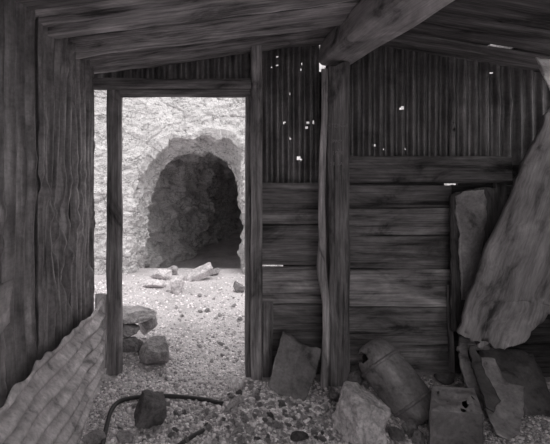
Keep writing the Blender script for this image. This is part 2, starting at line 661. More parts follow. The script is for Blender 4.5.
for i in range(NT - 1):
    HF.append(((H.shape[0] - 1) * NT + i, (H.shape[0] - 1) * NT + i + 1, endc))
hill = mk('hillside', HV, HF, ROCK, None, False, 0.72)
hill.color = (0.655, 0.637, 0.642, 1)
props(hill, 'pale fractured rock face with an arched mine tunnel cut into it', 'rock face', kind='structure')

# ------------------------------------------------------------------ shed shell: back wall
D = 3.0
wb = empty('wall_back', (0.9, D, 0))
props(wb, 'back wall of rusted corrugated sheets above weathered boards', 'wall', kind='structure')


def back_sheet(x0, x1, y0, y1, d, seed, tone, holes=(), **kw):
    a, b = P(x0, y0, d), P(x1, y1, d)
    cx, cz = (a.x + b.x) / 2, (a.z + b.z) / 2
    hs = []
    for (hx, hy, hr) in holes:
        hr *= 0.8
        q = P(hx, hy, d)
        hs.append((q.x - cx, q.z - cz, hr))
    o = corrugated('corrugated_sheet', b.x - a.x, a.z - b.z, seed, wb, tone, holes=hs, **kw)
    return put(o, basis((cx, d, cz), (1, 0, 0), (0, 0, 1)))


back_sheet(84, 256, 36, 84, 3.05, 11, 0.16, nv=26, holes=[(99.5, 70.5, 0.008)], dent=0.006)
back_sheet(258, 319, 34, 190, 3.05, 12, 0.16, nv=130, per=10, dent=0.006,
           holes=[(308, 123, .011), (313.5, 122.5, .014), (306.5, 127.5, .011), (298.5, 158, .016), (301, 159.5, .010), (284.5, 122.5, .009),
                  (290, 138.5, .008), (277, 57.5, .009), (277, 66, .008), (272, 67, .006), (302, 64, .008), (290, 94, .007), (301, 70, .007)])
back_sheet(327, 456, 30, 163, 3.04, 13, 0.14, nv=120, per=9, dent=0.007,
           holes=[(401.5, 108.5, .016), (375.5, 145, .010), (384, 149.5, .007), (405.5, 149, .010), (396, 156, .010), (381, 154, .006),
                  (456, 66, .008)])
back_sheet(449, 590, 44, 166, 3.02, 14, 0.17, nv=100, per=9, dent=0.006,
           holes=[(492, 72.5, .008), (453.5, 129.5, .013), (452, 122.5, .008)], dents=[(-0.1, 0.0, 0.08, 0.012)])


def W_h(x0, x1, y0, y1, seed, tone, d=2.97, T=0.03, **kw):
    return hboard('board', x0, x1, y0, y1, d, T, seed, wb, tone, **kw)


# boards between the door jamb and the post
W_h(262, 329, 183, 224, 21, 0.15)
W_h(262, 329, 225, 265.5, 22, 0.15)
W_h(262, 329, 267.3, 304, 23, 0.26)
W_h(271, 329, 305, 384, 24, 0.12, d=2.99, T=0.02)
vboard('batten', 263, 273, 303, 384, 2.955, 0.03, 25, wb, 0.20)
# boards right of the post
hboard('rail', 350, 512, 156, 183, 2.925, 0.045, 26, wb, 0.12)
W_h(349, 453, 185, 208, 27, 0.13, d=2.975)
W_h(349, 452, 208.6, 236, 28, 0.20, d=2.968)
W_h(349, 452, 236.6, 269, 29, 0.15, d=2.978)
W_h(349, 451.5, 269.8, 307, 30, 0.27, d=2.955)
W_h(349, 452, 307.6, 345, 31, 0.21)
W_h(349, 451, 345.6, 390, 32, 0.22, d=2.965)
vboard('batten', 449.5, 454.5, 285, 392, 2.93, 0.02, 33, wb, 0.22, lean=-0.03)
W_h(452, 590, 185, 232, 34, 0.05)
W_h(452, 590, 232.6, 290, 35, 0.05)
W_h(452, 590, 290.6, 345, 36, 0.05)
W_h(452, 590, 345.6, 395, 37, 0.05)
vboard('stud', 496, 507, 183, 300, 2.94, 0.03, 38, wb, 0.10)

vboard('backing_board', 316, 331, 71.5, 192, 3.075, 0.02, 249, wb, 0.08)
for k, (bx0, bx1, by0, by1) in enumerate([(262, 327, 186, 262), (262, 327, 272, 390), (327, 590, 188, 250), (327, 590, 250, 320), (327, 590, 320, 392)]):
    hboard('backing_board', bx0, bx1, by0, by1, 3.07, 0.02, 240 + k, wb, 0.08)
hboard('backing_board', 284, 327, 255, 280, 3.09, 0.02, 246, wb, 0.08)
hboard('backing_board', 349, 444, 150, 190, 3.07, 0.02, 247, wb, 0.08)
hboard('backing_board', 457, 590, 150, 190, 3.07, 0.02, 248, wb, 0.08)

# ------------------------------------------------------------------ doorway
dr = empty('door_1', ((180 - CX) / F * D, D, 0))
props(dr, 'rough timber doorway frame with no door', 'doorway', kind='structure')
hboard('lintel', 91, 253, 78, 88.5, 2.93, 0.07, 41, dr, 0.17, wob=0.006)
hboard('head_board', 110, 252.5, 88.5, 96.5, 2.96, 0.05, 42, dr, 0.20)
vboard('jamb', 106, 120.5, 90, 376, 2.95, 0.09, 43, dr, 0.19, wob=0.005)
vboard('infill_board', 94.5, 107, 295, 382, 3.05, 0.03, 46, dr, 0.26)
vboard('jamb', 246, 252, 95, 380, 2.97, 0.08, 44, dr, 0.16)
vboard('jamb_facing', 251.5, 262.5, 44, 384, 2.92, 0.05, 45, dr, 0.24)

# ------------------------------------------------------------------ left wall
XL = -0.725
wl = empty('wall_left', (XL, 1.0, 0))
props(wl, 'left wall of dented rusty corrugated sheets with upright ridges', 'wall', kind='structure')


def left_sheet(y0, y1, z0, z1, seed, tone, off=0.0, ztop2=None, **kw):
    o = corrugated('corrugated_sheet', y1 - y0, z1 - z0, seed, wl, tone, **kw)
    # local x -> -Y so that the bulge (local z) faces the room (+X)
    return put(o, basis((XL + off, (y0 + y1) / 2, (z0 + z1) / 2), (0, 1, 0), (0, 0, 1)))


LS = dict(nv=110, per=12, pitch=0.10, amp=0.021, dent=0.012, crumple=0.035, rag=(0.10, 0.06, 0.01, 0.01))
left_sheet(2.42, 2.99, 0.36, 2.12, 51, 0.30, 0.0, dents=[(-0.1, -0.15, 0.16, 0.02)], **LS)
left_sheet(1.92, 2.50, 0.34, 2.11, 52, 0.28, 0.004, dents=[(0.05, -0.05, 0.20, -0.035), (0.15, 0.1, 0.10, 0.03)], creases=[(-0.27, 0.13, 0.25, -0.33, 0.05, 0.04), (0.0, -0.2, 0.2, -0.55, 0.04, -0.03), (-0.15, -0.2, -0.05, -0.6, 0.04, 0.025)], **LS)
left_sheet(1.36, 2.00, 0.40, 2.13, 53, 0.27, 0.0, **LS)
left_sheet(0.74, 1.44, 0.0, 2.12, 54, 0.16, 0.008, **LS)
left_sheet(0.10, 0.82, 0.0, 2.12, 55, 0.16, 0.0, **LS)
left_sheet(FRONT_Y, 0.18, 0.0, 2.12, 56, 0.16, 0.008, **LS)
# boards outside, behind the sheets' lower edge
for k in range(3):
    o = plank('backing_board', 3.4, 0.2, 0.025, 58 + k, wl, 0.12)
    put(o, basis((XL - 0.05, 1.25, 0.1 + 0.205 * k), (0, 1, 0), (0, 0, 1)))

# ------------------------------------------------------------------ roof
Z_L, Z_R, X_R = 2.085, 2.30, 0.93                 # eaves, ridge, ridge position
ce = empty('ceiling', (X_R, 1.0, Z_R))
props(ce, 'low plank and sheet roof seen from below', 'roof', kind='structure')
sl = Vector((X_R - XL, 0, Z_R - Z_L))
Ln = sl.length
slx = sl.normalized()
ypos = 3.02
rngp = random.Random(5)
tones = [0.22, 0.17, 0.28, 0.12, 0.28, 0.13, 0.22, 0.15, 0.2, 0.18, 0.2, 0.16, 0.2, 0.18, 0.2, 0.2, 0.2, 0.2]  # alternate, recessed planks are toned darker, painting in the shade between laps
wid = [0.25, 0.20, 0.24, 0.22, 0.30, 0.28, 0.26, 0.3, 0.28, 0.3, 0.28, 0.3, 0.28, 0.3, 0.28, 0.3, 0.28, 0.3]
k = 0
while ypos > ROOF_Y:
    w = wid[k % len(wid)]
    o = plank('roof_plank', Ln + 0.12, w + 0.045, 0.022, 70 + k, ce, tones[k % len(tones)], ragged=0.03, wob=0.012, arc=-0.012, warp=0.006)
    tilt = math.radians(11 + 6 * rngp.random())
    mid_ = Vector((XL, ypos - w / 2, Z_L)) + sl * 0.5 + Vector((rngp.uniform(-.02, .02), 0, 0.015 if k % 2 == 0 else 0.05))
    yd = Vector((0, math.cos(tilt), -math.sin(tilt)))
    put(o, basis(mid_, slx, yd))
    ypos -= w
    k += 1
# right slope: broad dark boards; a crack of daylight near the wall, the outer corner broken away
XR2, Z_R2 = 2.75, 1.99
sr = Vector((XR2 - X_R, 0, Z_R2 - Z_R))
srx = sr.normalized()


def r_pt(x, y, up=0.0):
    return Vector((x, y, Z_R + (Z_R2 - Z_R) * (x - X_R) / (XR2 - X_R) + up))


def roof_strip(name, xa, xb, ya, yb, up, T, seed, tone, t2=3.0, **kw):
    a, b = r_pt(xa, (ya + yb) / 2, up), r_pt(xb, (ya + yb) / 2, up)
    o = plank(name, (b - a).length, yb - ya, T, seed, ce, tone, **kw)
    t2 = math.radians(t2)
    put(o, basis((a + b) / 2, srx, (0, math.cos(t2), -math.sin(t2))))


X_BR = 2.10
roof_strip('roof_board', X_R, XR2, 2.745, 3.04, 0.012, 0.014, 110, 0.16, 1.0, wob=0.003, ragged=0.01)
roof_strip('roof_board', X_R, 1.80, 2.60, 2.80, 0.032, 0.014, 119, 0.13, 0.0)
roof_strip('roof_board', 1.965, XR2, 2.60, 2.80, 0.032, 0.014, 118, 0.13, 0.0)
ypos, k = 2.655, 0
while ypos > FRONT_Y - 0.1:
    w = [0.34, 0.42, 0.36][k % 3]
    roof_strip('roof_board', X_R, XR2 if k else X_BR, ypos - w + 0.004, ypos, 0.012, 0.016, 111 + k, [0.13, 0.12, 0.14][k % 3],
               1.0 if k == 0 else 3.0, wob=0.004, arc=-0.006 if k else 0.0)
    ypos -= w
    k += 1
# outer covering
def cover(y0, y1, x0, x1, zf, xd, seed, holes=()):
    a, b = zf(x0), zf(x1)
    c = Vector(((x0 + x1) / 2, (y0 + y1) / 2, (a + b) / 2 + 0.085))
    hs = [((hy - c.y), (hx - c.x) / xd.x, hr) for hx, hy, hr in holes]
    o = corrugated('roof_sheet', y1 - y0, (x1 - x0) / xd.x, seed, ce, 0.15, nv=110, per=6, holes=hs, dent=0.004)
    put(o, basis(c, (0, 1, 0), xd))


zl = lambda x: Z_L + (Z_R - Z_L) * (x - XL) / (X_R - XL)
zr = lambda x: Z_R + (Z_R2 - Z_R) * (x - X_R) / (XR2 - X_R)
cover(ROOF_Y, 3.15, XL - 0.12, X_R + 0.03, zl, slx, 130)
cover(2.54, 3.15, X_R - 0.03, XR2 + 0.05, zr, srx, 131, [(hx, 3.02, 0.17) for hx in np.linspace(1.96, 2.24, 6)])
cover(2.28, 2.58, X_R - 0.03, X_BR, zr, srx, 132)
cover(FRONT_Y, 2.30, X_R - 0.03, XR2 + 0.05, zr, srx, 133)

# ------------------------------------------------------------------ right wall and the open end behind the camera
wr = empty('wall_right', (2.62, 1.0, 0))
props(wr, 'right wall of dark upright boards', 'wall', kind='structure')
yy = FRONT_Y
k = 0
while yy < 2.98:
    top = 2.06 if yy < 2.0 else 1.55
    o = plank('wall_board', top + 0.1, 0.235, 0.025, 150 + k, wr, 0.10)
    put(o, basis((2.62, yy + 0.12, top / 2 - 0.05), (0, 0, 1), (0, -1, 0)))
    yy += 0.237
    k += 1
wf = empty('wall_front', (-0.2, FRONT_Y, 0))
props(wf, 'end wall of upright boards beside the open end of the shed', 'wall', kind='structure')
xx = XL + 0.02
k = 0
while xx < 2.6:
    o = plank('wall_board', 2.2, 0.235, 0.025, 180 + k, wf, 0.14)
    put(o, basis((xx + 0.12, FRONT_Y - 0.02, 1.05), (0, 0, 1), (1, 0, 0)))
    xx += 0.237
    k += 1
    if xx >= OPEN_X0 and xx < OPEN_X1: xx = OPEN_X1
portal('daylight_portal', ((OPEN_X0 + OPEN_X1) / 2, FRONT_Y, 1.05), (math.radians(90), 0, 0), OPEN_X1 - OPEN_X0 + 0.1, 2.3)
portal('daylight_portal', ((XL + X_R) / 2, (ROOF_Y + FRONT_Y) / 2, 2.35), (0, 0, 0), 1.7, ROOF_Y - FRONT_Y)
portal('daylight_portal', ((XL + 0.35) / 2, 3.2, 1.05), (math.radians(-90), 0, 0), 1.1, 2.1)

# ------------------------------------------------------------------ post, pole and ridge beam
pr = empty('support_post', P(337, 375, 2.88))
vb = vboard('timber', 329, 350.5, 63, 392, 2.83, 0.10, 201, pr, 0.16, ragged=0.025, wob=0.006)
props(pr, 'square weathered timber post holding up the ridge beam', 'post')
for k, (kx, ky) in enumerate([(336, 128), (343, 133), (338, 150)]):
    c = P(kx, ky, 2.826)
    o = tube('nail_head', [c, c + Vector((0, 0.01, 0))], 0.006, METAL, pr, 0.3, 8)
    put(o, Matrix.Identity(4))

for k, (txt, tx, ty, sz) in enumerate([('HTONVI', 326.5, 127.5, 0.036), ('IPMP-', 331, 143, 0.034), ('155B', 332, 155, 0.036), ('51 7A', 330, 165.5, 0.034)]):
    cu = bpy.data.curves.new('stencil_line', 'FONT')
    cu.body = txt; cu.size = sz; cu.extrude = 0.0006
    tmp = bpy.data.objects.new('stencil_line', cu)
    COL.objects.link(tmp)
    dg = bpy.context.evaluated_depsgraph_get()
    me = bpy.data.meshes.new_from_object(tmp.evaluated_get(dg))
    bpy.data.objects.remove(tmp)
    me.materials.append(STENCIL)
    o = bpy.data.objects.new('stencil_line', me); COL.objects.link(o)
    o.parent = pr
    o['label'] = 'faint stencilled lettering'
    put(o, basis(P(tx, ty, 2.8255), (1, 0, 0), (0, 0, 1)))

pts = []
for k in range(60):
    t = k / 59
    py = 392 - (392 - 69) * t
    u = 1 - t
    pxx = 320.5 + 1.9 * math.sin(u * 9 + 1) - 3.0 * math.exp(-((u - 0.62) / 0.07) ** 2) + 2.2 * u
    q = P(pxx + 2.2, py, 2.83)
    pts.append(Vector((q.z, -q.x, 0.0)))
pole = tube('pole', pts, 0.03, WOOD, None, 0.32, 14, True,
            radf=lambda t, a: 0.027 - 0.007 * t + 0.004 * nz(t * 7, math.cos(a), math.sin(a)) + 0.006 * math.exp(-((t - 0.38) / 0.05) ** 2))
put(pole, basis((0, 2.83, 0), (0, 0, 1), (-1, 0, 0)))
props(pole, 'slender crooked debarked pole standing against the left side of the square post', 'pole')

beam = empty('ridge_beam', (0.92, 1.2, 2.11))
props(beam, 'heavy worn ridge beam running overhead towards the viewer', 'beam')
nb = 70
V, Fc = [], []
sec = []
ns = 24
for a in range(ns):                                   # a rounded, slightly turned squared log
    an = 2 * math.pi * a / ns
    c, s = math.cos(an), math.sin(an)
    pw = 0.42
    sec.append((math.copysign(abs(c) ** pw, c) * 0.105, math.copysign(abs(s) ** pw, s) * 0.095))
rot = math.radians(-9)
for j in range(nb + 1):
    y = 3.06 - (3.06 - FRONT_Y + 0.1) * j / nb
    for a, (x, z) in enumerate(sec):
        k = 1 + 0.16 * (3.06 - y) / 2 + 0.06 * nz(x * 9, y * 2.0, z * 9 + 3) + 0.05 * nz(x * 30, y * 1.5, z * 30 + 8)
        xr, zr = x * math.cos(rot) - z * math.sin(rot), x * math.sin(rot) + z * math.cos(rot)
        V.append((0.0 + zr * k, y - 1.0, xr * k)) if False else V.append((y - 1.0, -(xr * k), zr * k))
for j in range(nb):
    for a in range(ns):
        A, B = j * ns + a, j * ns + (a + 1) % ns
        Fc.append((A, B, B + ns, A + ns))
Fc.append(tuple(range(ns)))
Fc.append(tuple(reversed(range(nb * ns, nb * ns + ns))))
o = mk('log', V, Fc, SOFTWOOD, beam, False, 0.34)
put(o, basis((0.93, 1.0, 2.20), (0, 1, 0), (-1, 0, 0)))

# ------------------------------------------------------------------ leaning corrugated sheet at the left
o = corrugated('corrugated_sheet', 0.56, 1.72, 301, None, 0.55, m=PLAIN, pitch=0.088, per=14, nv=120, amp=0.020, dent=0.006, rag=(0.04, 0.03, 0.03, 0.03), crumple=0.006)
# ridges run along the wall (local y), stacked upwards (local x)
for v in o.data.vertices:
    x, y, z = v.co
    v.co.z += 0.022 * nz(y * 3, x * 3, 9.4)
    v.co.x += 0.03 * nz(y * 4, 2.2, 0.1)
put(o, basis((XL + 0.074, 2.08, 0.315), (-0.05, 0.10, 1.0), (0, -1, 0.10)))
props(o, 'bright corrugated sheet lying sideways along the foot of the left wall', 'metal sheet')
# little curled scrap at the frame's edge
c = corrugated('metal_scrap', 0.10, 0.15, 302, None, 0.38, m=PLAIN, pitch=0.3, amp=0.01, per=30, nv=16, dent=0.01, rag=(0.03, 0.06, 0.02, 0.02))
put(c, basis((XL + 0.062, 1.445, 0.975), (0.3, 1, 0), (0.1, 0, 1)))
props(c, 'torn scrap of sheet metal hanging from the left wall', 'metal scrap')

# ------------------------------------------------------------------ leaning tin sheet
def sheet_poly(name, pts, T, tone, m, seed, parent=None, sub=3, bend=0.004, normal=None):
    """irregular flat piece from 3D outline points, given thickness, slightly buckled"""
    pts = [Vector(p) for p in pts]
    c = sum(pts, Vector()) / len(pts)
    n = Vector((0, 0, 0))
    for a, b in zip(pts, pts[1:] + pts[:1]):
        n += (a - c).cross(b - c)
    n.normalize()
    if n.y > 0: n = -n
    x = (pts[1] - pts[0]).normalized()
    x = (x - n * x.dot(n)).normalized()
    y = n.cross(x)
    bm = bmesh.new()
    vs = [bm.verts.new(((p - c).dot(x), (p - c).dot(y), (p - c).dot(n))) for p in pts]
    f = bm.faces.new(vs)
    if f.normal.z < 0: f.normal_flip()
    bmesh.ops.triangulate(bm, faces=bm.faces[:])
    for _ in range(sub):
        bmesh.ops.subdivide_edges(bm, edges=bm.edges[:], cuts=1, use_grid_fill=True)
    for v in bm.verts:
        p = v.co.copy()
        e = 0.012 if v.is_boundary else 0.0
        v.co.z += bend * (fbm(p + Vector((seed, 0, 0)), 4, 3) + 0.4 * nz(p.x, p.y, seed, 14))
        v.co.x += e * nz(p.x * 22, p.y * 22, seed + 1)
        v.co.y += e * nz(p.x * 22, p.y * 22, seed + 5)
    me = bpy.data.meshes.new(name)
    bm.to_mesh(me); bm.free()
    me.materials.append(m)
    me.polygons.foreach_set('use_smooth', [True] * len(me.polygons))
    o = bpy.data.objects.new(name, me); COL.objects.link(o)
    o.parent = parent
    o.color = col(tone)
    sd = o.modifiers.new('thickness', 'SOLIDIFY'); sd.thickness = T; sd.offset = -1
    put(o, Matrix(((x.x, y.x, n.x, c.x), (x.y, y.y, n.y, c.y), (x.z, y.z, n.z, c.z), (0, 0, 0, 1))))
    return o


def lean_pts(px, top_py, bot_py, d_top, d_bot):
    return [P(x, y, d_bot + (d_top - d_bot) * (bot_py - y) / (bot_py - top_py)) for x, y in px]


o = sheet_poly('tin_plate', lean_pts([(268, 386), (269.5, 381), (276, 355), (283, 331), (290, 335), (299, 341), (305, 346), (309, 347), (315, 346.5), (320.5, 349),
                                      (319, 360), (314, 378), (307, 398), (304.5, 403), (290, 398), (275, 392)], 331, 403, 2.90, 2.62),
               0.006, 0.24, PLAIN, 321, bend=0.006)
props(o, 'flat dull metal plate with a bitten top edge leaning beside the crooked pole', 'metal plate')

# ------------------------------------------------------------------ barrel (rusty keg)
def keg():
    top, bot = P(370.5, 349, 2.76), P(407, 397, 2.58)
    ax = (bot - top).normalized()
    root = empty('rusty_keg', bot)
    side = ax.cross(Vector((0, -1, 0))).normalized()
    M = basis(top, ax, side)
    L = 0.445
    prof = [(-0.035, 0.0), (-0.034, 0.035), (-0.030, 0.065), (-0.012, 0.092), (0.02, 0.114), (0.05, 0.124), (0.085, 0.129), (0.09, 0.127), (0.10, 0.132), (0.22, 0.134), (0.33, 0.131),
            (0.345, 0.127), (0.36, 0.130), (0.42, 0.126), (0.44, 0.120), (0.445, 0.112), (0.435, 0.0)]
    ns = 56
    V, Fc = [], []
    prof2 = []
    for (a, b) in zip(prof, prof[1:]):
        m = max(1, int(math.hypot(a[0] - b[0], a[1] - b[1]) / 0.012))
        for k in range(m):
            t = k / m
            prof2.append((a[0] + (b[0] - a[0]) * t, a[1] + (b[1] - a[1]) * t))
    prof2.append(prof[-1])
    for (x, r) in prof2:
        for k in range(ns):
            an = 2 * math.pi * k / ns
            rr = r * (1 + 0.05 * nz(x * 6, math.cos(an) * 1.2, math.sin(an) * 1.2 + 4) + 0.012 * nz(x * 30, math.cos(an) * 6, math.sin(an) * 6))
            V.append((x + 0.006 * nz(x * 5, an, 3), rr * math.cos(an), rr * math.sin(an)))
    # bung hole in the shoulder facing the viewer's left, a rust hole beside it
    Mi = M.inverted()
    hole_c = [(Mi @ P(362.2, 357.8, 2.62), 0.026), (Mi @ P(355.8, 363.5, 2.66), 0.018)]
    for j in range(len(prof2) - 1):
        for k in range(ns):
            a, b = j * ns + k, j * ns + (k + 1) % ns
            c = (Vector(V[a]) + Vector(V[b]) + Vector(V[a + ns]) + Vector(V[b + ns])) / 4
            skip = False
            for hc, hr in hole_c:
                dirv = (M @ c) - Vector((0, 0, EYE)); dirh = (M @ hc) - Vector((0, 0, EYE))
                if c.x < 0.09 and dirv.normalized().dot(dirh.normalized()) > math.cos(hr / 2.65) and (M.to_3x3() @ Vector((0, c.y, c.z))).y < 0.06:
                    skip = True
            if not skip:
                Fc.append((a, b, b + ns, a + ns))
    body = mk('body', V, Fc, PLAIN, root, True, 0.30)
    sd = body.modifiers.new('thickness', 'SOLIDIFY'); sd.thickness = 0.004; sd.offset = -1
    put(body, M)
    for x, r in ((0.095, 0.1355), (0.35, 0.1325)):
        VV, FF = [], []
        for k in range(ns):
            an = 2 * math.pi * k / ns
            for q in range(8):
                bn = 2 * math.pi * q / 8
                rr = (r + 0.005 * math.cos(bn)) * (1 + 0.05 * nz(x * 6, math.cos(an) * 1.2, math.sin(an) * 1.2 + 4))
                VV.append((x + 0.009 * math.sin(bn), rr * math.cos(an), rr * math.sin(an)))
        for k in range(ns):
            for q in range(8):
                a, b = k * 8 + q, k * 8 + (q + 1) % 8
                a2, b2 = ((k + 1) % ns) * 8 + q, ((k + 1) % ns) * 8 + (q + 1) % 8
                FF.append((a, a2, b2, b))
        put(mk('hoop', VV, FF, PLAIN, root, True, 0.26), M)
    props(root, 'dented rusty metal keg with a round hole tipped over in the rubble', 'keg')


keg()

# ------------------------------------------------------------------ square tin can
def tin_can():
    root = empty('square_tin', (1.18, 2.32, 0.0))
    A = [P(431, 411, 2.20), P(483.5, 414, 2.20)]                    # front top corners
    Bk = [P(432, 385.5, 2.41), P(474, 388, 2.41)]                 # back top corners

    def panel(name, corners, seed, tone, nu=26, nv=22, bend=0.010, holes=()):
        a, b, c, d = [Vector(p) for p in corners]
        n = (b - a).cross(d - a).normalized()
        V, Fc = [], []
        for j in range(nv + 1):
            for i in range(nu + 1):
                u, v = i / nu, j / nv
                p = (a * (1 - u) + b * u) * (1 - v) + (d * (1 - u) + c * u) * v
                e = min(u, 1 - u, v, 1 - v)
                p = p + n * (bend * fbm(p + Vector((seed, 0, 0)), 6, 3) * min(1, e * 6))
                V.append(p)
        for j in range(nv):
            for i in range(nu):
                u, v = (i + .5) / nu, (j + .5) / nv
                if any(((u - h[0]) / h[2]) ** 2 + ((v - h[1]) / h[3]) ** 2 < 1 + 0.5 * nz(u * 20, v * 20, seed) for h in holes): continue
                q = j * (nu + 1) + i
                Fc.append((q, q + 1, q + nu + 2, q + nu + 1))
        o = mk(name, V, Fc, PLAIN, root, True, tone)
        sd = o.modifiers.new('thickness', 'SOLIDIFY'); sd.thickness = 0.002
        put(o, Matrix.Identity(4))

    def down(p, z=-0.02, dx=0.0): return Vector((p.x + dx, p.y, z))
    panel('front_panel', [down(A[0], dx=-.01), down(A[1]), A[1], A[0]], 5, 0.17, bend=0.008)
    panel('side_panel', [down(Bk[0], dx=-.02), down(A[0], dx=-.01), A[0], Bk[0]], 6, 0.30)
    panel('side_panel', [down(A[1]), down(Bk[1]), Bk[1], A[1]], 7, 0.2)
    panel('rear_panel', [down(Bk[1]), down(Bk[0]), Bk[0], Bk[1]], 8, 0.2)
    panel('top_panel', [A[0], A[1], Bk[1], Bk[0]], 9, 0.38, 40, 40, 0.04,
          holes=[(0.68, 0.28, 0.06, 0.13), (0.62, 0.08, 0.05, 0.05), (0.35, 0.52, 0.03, 0.04), (0.86, 0.45, 0.03, 0.05), (0.15, 0.85, 0.02, 0.03), (0.9, 0.75, 0.025, 0.03), (0.5, 0.2, 0.02, 0.02)])
    props(root, 'crumpled square tin with rust holes in its lid at the right foreground', 'tin can')


tin_can()

# ------------------------------------------------------------------ slabs and sheets at the right
o = sheet_poly('leaning_slab', lean_pts([(457, 326), (470, 288), (490, 238), (510, 190), (530, 146), (549, 108), (600, 60), (640, 110), (610, 230), (552, 306), (546, 312),
                                         (530, 326), (520, 338), (512, 345), (505, 348), (492, 346.5), (489, 341), (484, 344), (478, 346), (474, 338), (466, 337), (456, 331)], 60, 348, 2.58, 2.72),
               0.035, 0.28, SOFTWOOD, 331, bend=0.035, sub=3)
props(o, 'broad warped plank slanting across the right corner', 'plank')
for poly in ():
    pass
o = sheet_poly('peeling_board', lean_pts([(451, 330), (450, 300), (450, 250), (449, 196), (456, 192), (484, 187), (496, 189), (496, 240), (494, 300), (480, 330)], 187, 330, 2.89, 2.87),
               0.02, 0.09, WOOD, 332, bend=0.004)
props(o, 'upright dark board with peeling pale facing behind the slanting plank', 'board')
f = sheet_poly('pale_facing', lean_pts([(460, 300), (461, 280), (458, 255), (459, 235), (455, 215), (455, 196), (462, 192), (484, 189.5), (486, 205), (485, 225), (480, 262), (474, 300)], 187, 330, 2.862, 2.842),
               0.006, 0.34, PLAIN, 333, bend=0.003)
f.parent = o
f.matrix_basis = o.matrix_basis.inverted() @ f.matrix_basis

RS = 'scraps of sheet heaped in the right corner'
o = sheet_poly('rusty_sheet', lean_pts([(478, 352), (482, 347.5), (500, 348), (520, 350), (532, 354), (540, 368), (545, 385), (554, 412), (562, 440), (560, 462), (520, 458), (498, 448), (485, 410)], 348, 462, 2.86, 2.24),
               0.008, 0.17, PLAIN, 341, bend=0.02)
props(o, 'broad dark rounded sheet lying behind the torn pale sheet in right corner', 'metal sheet', RS)
o = sheet_poly('torn_sheet', lean_pts([(478, 358), (484, 357), (494, 358), (498, 366), (502, 378), (506, 384), (522, 388), (524, 394), (522, 416), (521, 432), (508, 440), (496, 434), (488, 418), (482, 396)], 357, 440, 2.68, 2.25),
               0.008, 0.36, PLAIN, 342, bend=0.012)
props(o, 'torn pale sheet with a stepped right edge in the right corner', 'metal sheet', RS)
o = sheet_poly('bent_strip', lean_pts([(468, 347), (474, 347), (482, 368), (492, 386), (500, 402), (494, 412), (486, 408), (478, 385), (470, 362)], 347, 412, 2.68, 2.36),
               0.012, 0.13, PLAIN, 343, bend=0.01)
props(o, 'narrow dark bent strip lying between two pale scraps in right corner', 'metal strip', RS)
o = sheet_poly('pale_strip', lean_pts([(456.5, 347), (466, 345.5), (470, 362), (478, 386), (486, 408), (478, 412), (468, 392), (461, 370)], 345, 412, 2.75, 2.46),
               0.012, 0.36, PLAIN, 344, bend=0.008)
props(o, 'narrow pale strip leaning upright right of the square tin', 'metal strip', RS)
o = sheet_poly('board_scrap', lean_pts([(458, 332), (489, 336), (488, 350), (459, 350)], 332, 350, 2.80, 2.74), 0.02, 0.15, WOOD, 345, bend=0.003)
props(o, 'short broken board end wedged under the slanting plank', 'board', RS)
# bright flap of metal at the roof's edge
o = sheet_poly('bent_flap', [P(535, 57, 2.56), P(556, 60, 2.56), P(570, 78, 2.42), P(558, 97, 2.30), P(549, 91, 2.30), P(542, 74, 2.40)], 0.004, 0.85, PLAIN, 346, bend=0.01)
props(o, 'bright bent metal flap under the roof edge at far right', 'metal flap')

# ------------------------------------------------------------------ hose
hp = []
for (x, y) in [(97, 470), (103, 444), (106.5, 428), (111, 412), (118, 403), (128, 399.5), (142, 397.5), (165, 396.5), (190, 398.5), (208, 401), (223, 404.5)]:
    g = ground_at(x, y + 1.5)
    hp.append(g + Vector((0, 0, 0.013)))
hp1 = spline(hp, 90)
h1 = tube('rubber_hose', hp1, 0.0125, RUB, None, 0.035, 12)
props(h1, 'long black hose bent round a corner across the gravel', 'hose')
hp = [ground_at(x, y) + Vector((0, 0, 0.012)) for (x, y) in [(170, 455), (180, 447), (192, 439), (204, 432.5)]]
h2 = tube('rubber_hose', spline(hp, 30), 0.011, RUB, None, 0.05, 12)
props(h2, 'short length of dark hose at the bottom edge of the gravel', 'hose')

# ------------------------------------------------------------------ named stones
def gstone(px, py, wpx, hpx, seed, tone, label, group=None, depth=None, rot=(0, 0, 0), name='stone', **kw):
    g = ground_at(px, py)
    s = g.y / F
    return stone(name, g, (wpx * s, (depth or wpx) * s, hpx * s * 1.1), seed, tone, label, group, rot, **kw)


gstone(150.5, 421, 40, 38, 405, 0.17, 'dark angular stone sitting on the black hose', sub=3, cuts=9, rot=(0.1, 0.35, 0.4), block=0.62)
gstone(362, 435, 59, 50, 473, 0.74, 'large pale rough boulder in front of the keg', sub=3, cuts=12, rough=0.16, rot=(0, 0.12, 0.2), block=0.74, sink=0.05, name='boulder', cat='boulder')
gstone(158, 363, 34, 29, 403, 0.30, 'rounded boulder on the path just outside the door', sub=3, cuts=10, name='boulder', cat='boulder')


def astone(px, py, d, size, seed, tone, label, name='stone', **kw):
    """stone whose base stands at a given height (stacked on others)"""
    return stone(name, P(px, py, d), size, seed, tone, label, **kw)


